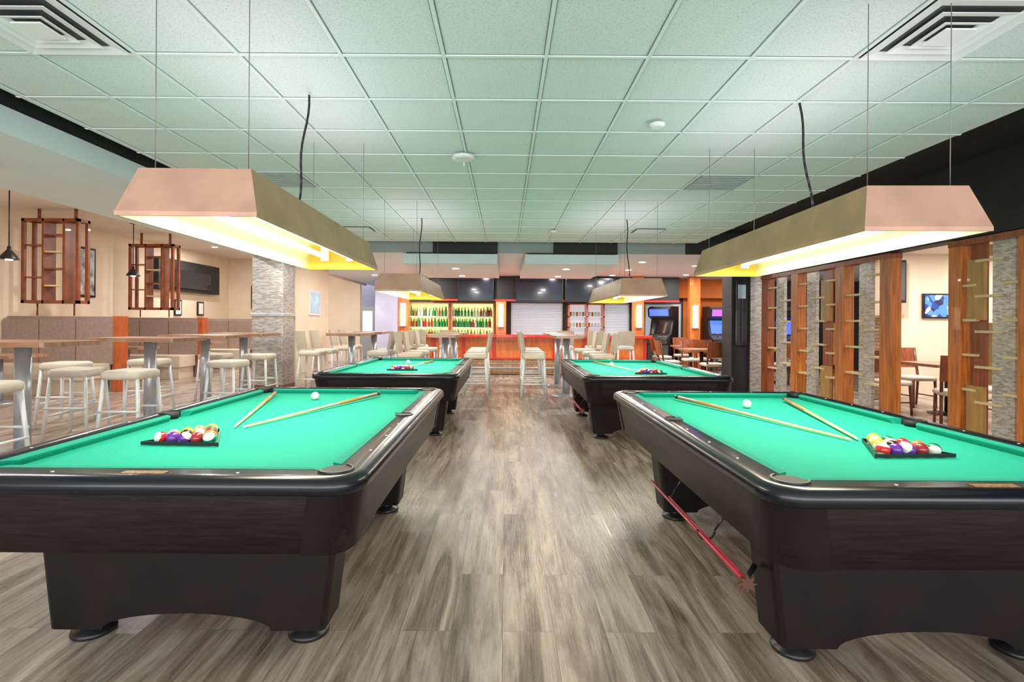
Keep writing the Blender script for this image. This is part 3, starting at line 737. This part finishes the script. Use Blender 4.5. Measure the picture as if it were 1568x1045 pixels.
def arcade(x, y, rz, scr='screen_blue', mq='screen_purple'):
    b = B('arcade_machine')
    pts = [(-.40, 0), (.40, 0), (.40, 2.0), (-.12, 2.0), (-.30, 1.92), (-.26, 1.68), (-.02, 1.60), (-.16, 1.12), (-.46, 1.0), (-.42, .85), (-.36, .82)]
    b.prism(pts, 'x', -.36, -.33, 'black_plastic'); b.prism(pts, 'x', .33, .36, 'black_plastic')
    b.prism([(p[0] + .02, p[1] - .01 if p[1] > .1 else p[1]) for p in pts], 'x', -.33, .33, 'dark_grey')
    T = Matrix.Translation((0, -.105, 1.36)) @ Matrix.Rotation(math.radians(-16), 4, 'X')
    b.cbox(0, 0, 0, .56, .03, .42, scr, T)
    T = Matrix.Translation((0, -.285, 1.80)) @ Matrix.Rotation(math.radians(9), 4, 'X')
    b.cbox(0, 0, 0, .60, .03, .2, mq, T)
    b.cyl((-.15, -.33, 1.05), (-.15, -.33, 1.13), .012, 'black_plastic', 8); b.sphere((-.15, -.33, 1.15), .025, 'ball_r', seg=10, rings=8)
    for k in range(4): b.lathe(.02 + k * .07, -.33, 1.05, [(.018, 0), (.018, .02)], 'ball_y', 10)
    b.cbox(0, -.38, .5, .3, .02, .35, 'silver')
    b.done((x, y, 0), rz)
arcade(4.95, 16.4, math.radians(-40), 'tv', 'screen_blue'); arcade(6.7, 16.4, 0); arcade(7.5, 16.4, 0, 'screen_blue', 'screen_blue')
arcade(8.7, 16.3, math.radians(5), 'screen_blue', 'tv')

def dchair(name='dining_chair'):
    b = B(name)
    for sx in (-1, 1):
        b.cyl((sx * .19, -.19, .50), (sx * .20, -.21, 0), .024, 'dark_wood', 8, .018)
        b.cyl((sx * .19, .19, .52), (sx * .20, .24, 0), .024, 'dark_wood', 8, .018)
        b.cyl((sx * .19, .19, .50), (sx * .20, .29, 1.0), .022, 'dark_wood', 8)
        b.cyl((sx * .195, -.2, .2), (sx * .2, .22, .2), .012, 'dark_wood', 8)
    b.loops([rrect(.42, .42, .05, .47), rrect(.46, .46, .06, .49), rrect(.46, .46, .06, .52), rrect(.40, .40, .05, .545)], 'beige_seat')
    LL = []
    for (z, yy) in ((.68, .225), (1.04, .29)):
        ring = [(-.22 + .44 * i / 8, yy + .03 * (1 - ((i - 4) / 4) ** 2), z) for i in range(9)] + \
               [(-.22 + .44 * i / 8, yy + .03 + .03 * (1 - ((i - 4) / 4) ** 2), z) for i in range(8, -1, -1)]
        LL.append(ring)
    b.loops(LL, 'slat_brown', smooth=False)
    return b
dc = None
def putc(x, y, a):
    global dc
    if dc is None: dc = dchair().done((x, y, 0), math.radians(a))
    else: dup(dc, (x, y, 0), math.radians(a))
def dtable(x, y, w=.9, d=.9):
    b = B('dining_table')
    b.prism([(p[0], p[1]) for p in rrect(w, d, .04, 0)], 'z', .79, .835, 'table_wood')
    b.cyl((0, 0, .03), (0, 0, .79), .045, 'black_plastic', 16); b.lathe(0, 0, 0, [(.27, 0), (.27, .015), (.05, .04)], 'black_plastic', 24)
    b.done((x, y, 0))
for (tx, ty) in ((4.9, 13.0), (6.7, 13.2), (5.3, 14.9)):
    dtable(tx, ty); putc(tx - .05, ty - .8, 180); putc(tx + .05, ty + .78, 0); putc(tx + .80, ty, -90); putc(tx - .80, ty, 90)
for (tx, ty) in ((7.3, 8.6), (9.7, 8.7)):
    dtable(tx, ty, 1.1, .9); putc(tx - .2, ty - .82, 180); putc(tx + .1, ty + .8, 0); putc(tx + .92, ty, -90); putc(tx - .92, ty + .05, 90)
dtable(7.5, 5.6, 1.0, .9); putc(7.0, 6.7, 160); putc(6.5, 5.7, 90); putc(8.35, 5.6, -90)
putc(6.35, 7.35, 150)
b = B('framed_picture'); b.box(8.45, 9.12, 10.55, 10.595, 1.60, 2.10, 'tv_frame'); b.box(8.48, 9.09, 10.54, 10.55, 1.63, 2.07, 'art_blue'); b.done()
b = B('stone_half_wall'); b.box(7.45, 7.57, 10.0, 10.58, 0, 1.6, 'stone'); b.box(7.41, 7.61, 9.96, 10.58, 1.6, 1.65, 'slat_tan'); b.done()
b = B('wall_speaker'); b.box(7.65, 7.95, 10.35, 10.59, 1.9, 2.75, 'black_plastic'); b.box(7.68, 7.92, 10.34, 10.35, 1.95, 2.7, 'dark_grey')
b.lathe(7.8, 10.45, 1.86, [(.05, 0), (.05, .04)], 'silver', 12); b.done()

# ------------------------------------------------------------------ wood slat partition
XP = 5.40
def partition(name, items):
    b = B(name)
    ya = min(i[1] for i in items); yb = max(i[2] for i in items)
    b.box(XP - .09, XP + .09, ya, yb, 2.38, 2.45, 'slat_brown'); b.box(XP - .09, XP + .09, ya, yb, 0, .06, 'slat_brown')
    items = sorted(items, key=lambda i: i[1])
    for k, (t, a, c) in enumerate(items):
        if t == 'O': b.box(XP - .08, XP + .08, a, c, .06, 2.38, 'slat_orange')
        if t == 'R': b.box(XP - .07, XP + .07, a, c, .06, 2.38, 'slat_brown')
        if t == 'T':
            z = .06; j = 0
            while z < 2.3:
                z1 = min(2.38, z + .72); dx = .03 if j % 2 else -.03
                b.box(XP + dx - .02, XP + dx + .02, a, c, z + .015, z1 - .015, 'slat_tan'); z = z1; j += 1
            b.box(XP - .01, XP + .01, a, c, .06, 2.38, 'slat_brown')
        if t == 'G': b.box(XP - .025, XP + .025, a, c, .06, 2.38, 'glass_tile')
        if k + 1 < len(items):
            n = items[k + 1]
            for q in range(5):
                zz = .57 + .40 * q + (.13 if k % 2 else 0)
                if zz < 2.3: b.box(XP - .06, XP + .06, c - (.12 if t in 'GT' else 0), n[1] + (.10 if n[0] in 'GT' else 0), zz, zz + .028, 'shelf_tan')
    b.done()
partition('wood_slat_partition', [('O', 7.22, 7.42), ('G', 7.66, 7.93), ('O', 8.2, 8.42), ('T', 8.6, 8.85), ('G', 9.02, 9.3), ('O', 9.5, 9.72), ('G', 10.05, 10.35), ('R', 10.6, 10.85)])
partition('wood_slat_partition', [('O', 6.1, 6.27), ('T', 5.84, 6.05), ('G', 5.50, 5.76), ('O', 5.20, 5.42), ('T', 4.85, 5.10), ('G', 4.4, 4.7), ('O', 4.0, 4.2)])

# ------------------------------------------------------------------ lights / world
def area(name, loc, rot, sx, sy, e, col=(1, 1, 1)):
    ld = bpy.data.lights.new(name, 'AREA'); ld.shape = 'RECTANGLE'; ld.size = sx; ld.size_y = sy; ld.energy = e; ld.color = col
    o = bpy.data.objects.new(name, ld); S.collection.objects.link(o); o.location = loc; o.rotation_euler = rot; return o
for x, y, z in ((-1.465, 3.56, 2.17), (2.01, 3.64, 2.13), (-1.36, 7.85, 2.09), (1.76, 7.85, 2.05)):
    area('lamp_uplight', (x, y, z), (PI, 0, 0), .4, 2.0, 9, (1, .99, 1))  # added fill above the closed lamp tops, brightens the ceiling
area('window_daylight', (.5, -2.95, 1.5), (math.radians(112), 0, 0), 13, 2.2, 400, (.97, .98, 1))  # added fill behind the camera, tilted up to brighten the ceiling
w = bpy.data.worlds.new('world'); S.world = w; w.use_nodes = True
w.node_tree.nodes['Background'].inputs['Color'].default_value = (.95, .97, 1, 1)
w.node_tree.nodes['Background'].inputs['Strength'].default_value = 1.5

S.view_settings.view_transform = 'Standard'
S.view_settings.look = 'None'
S.view_settings.exposure = 0.0

# ------------------------------------------------------------------ camera
cd = bpy.data.cameras.new('camera'); cam = bpy.data.objects.new('camera', cd); S.collection.objects.link(cam)
cd.sensor_width = 36; cd.lens = 800 / 1568 * 36
cd.shift_x = (784 - 773) / 1568; cd.shift_y = -(522.6 - 495) / 1568
cam.location = (0, 0, 1.445)
cam.rotation_euler = (Matrix.Rotation(math.radians(90), 4, 'X') @ Matrix.Rotation(math.radians(.4), 4, 'Z')).to_euler()
cd.clip_start = .05
S.camera = cam
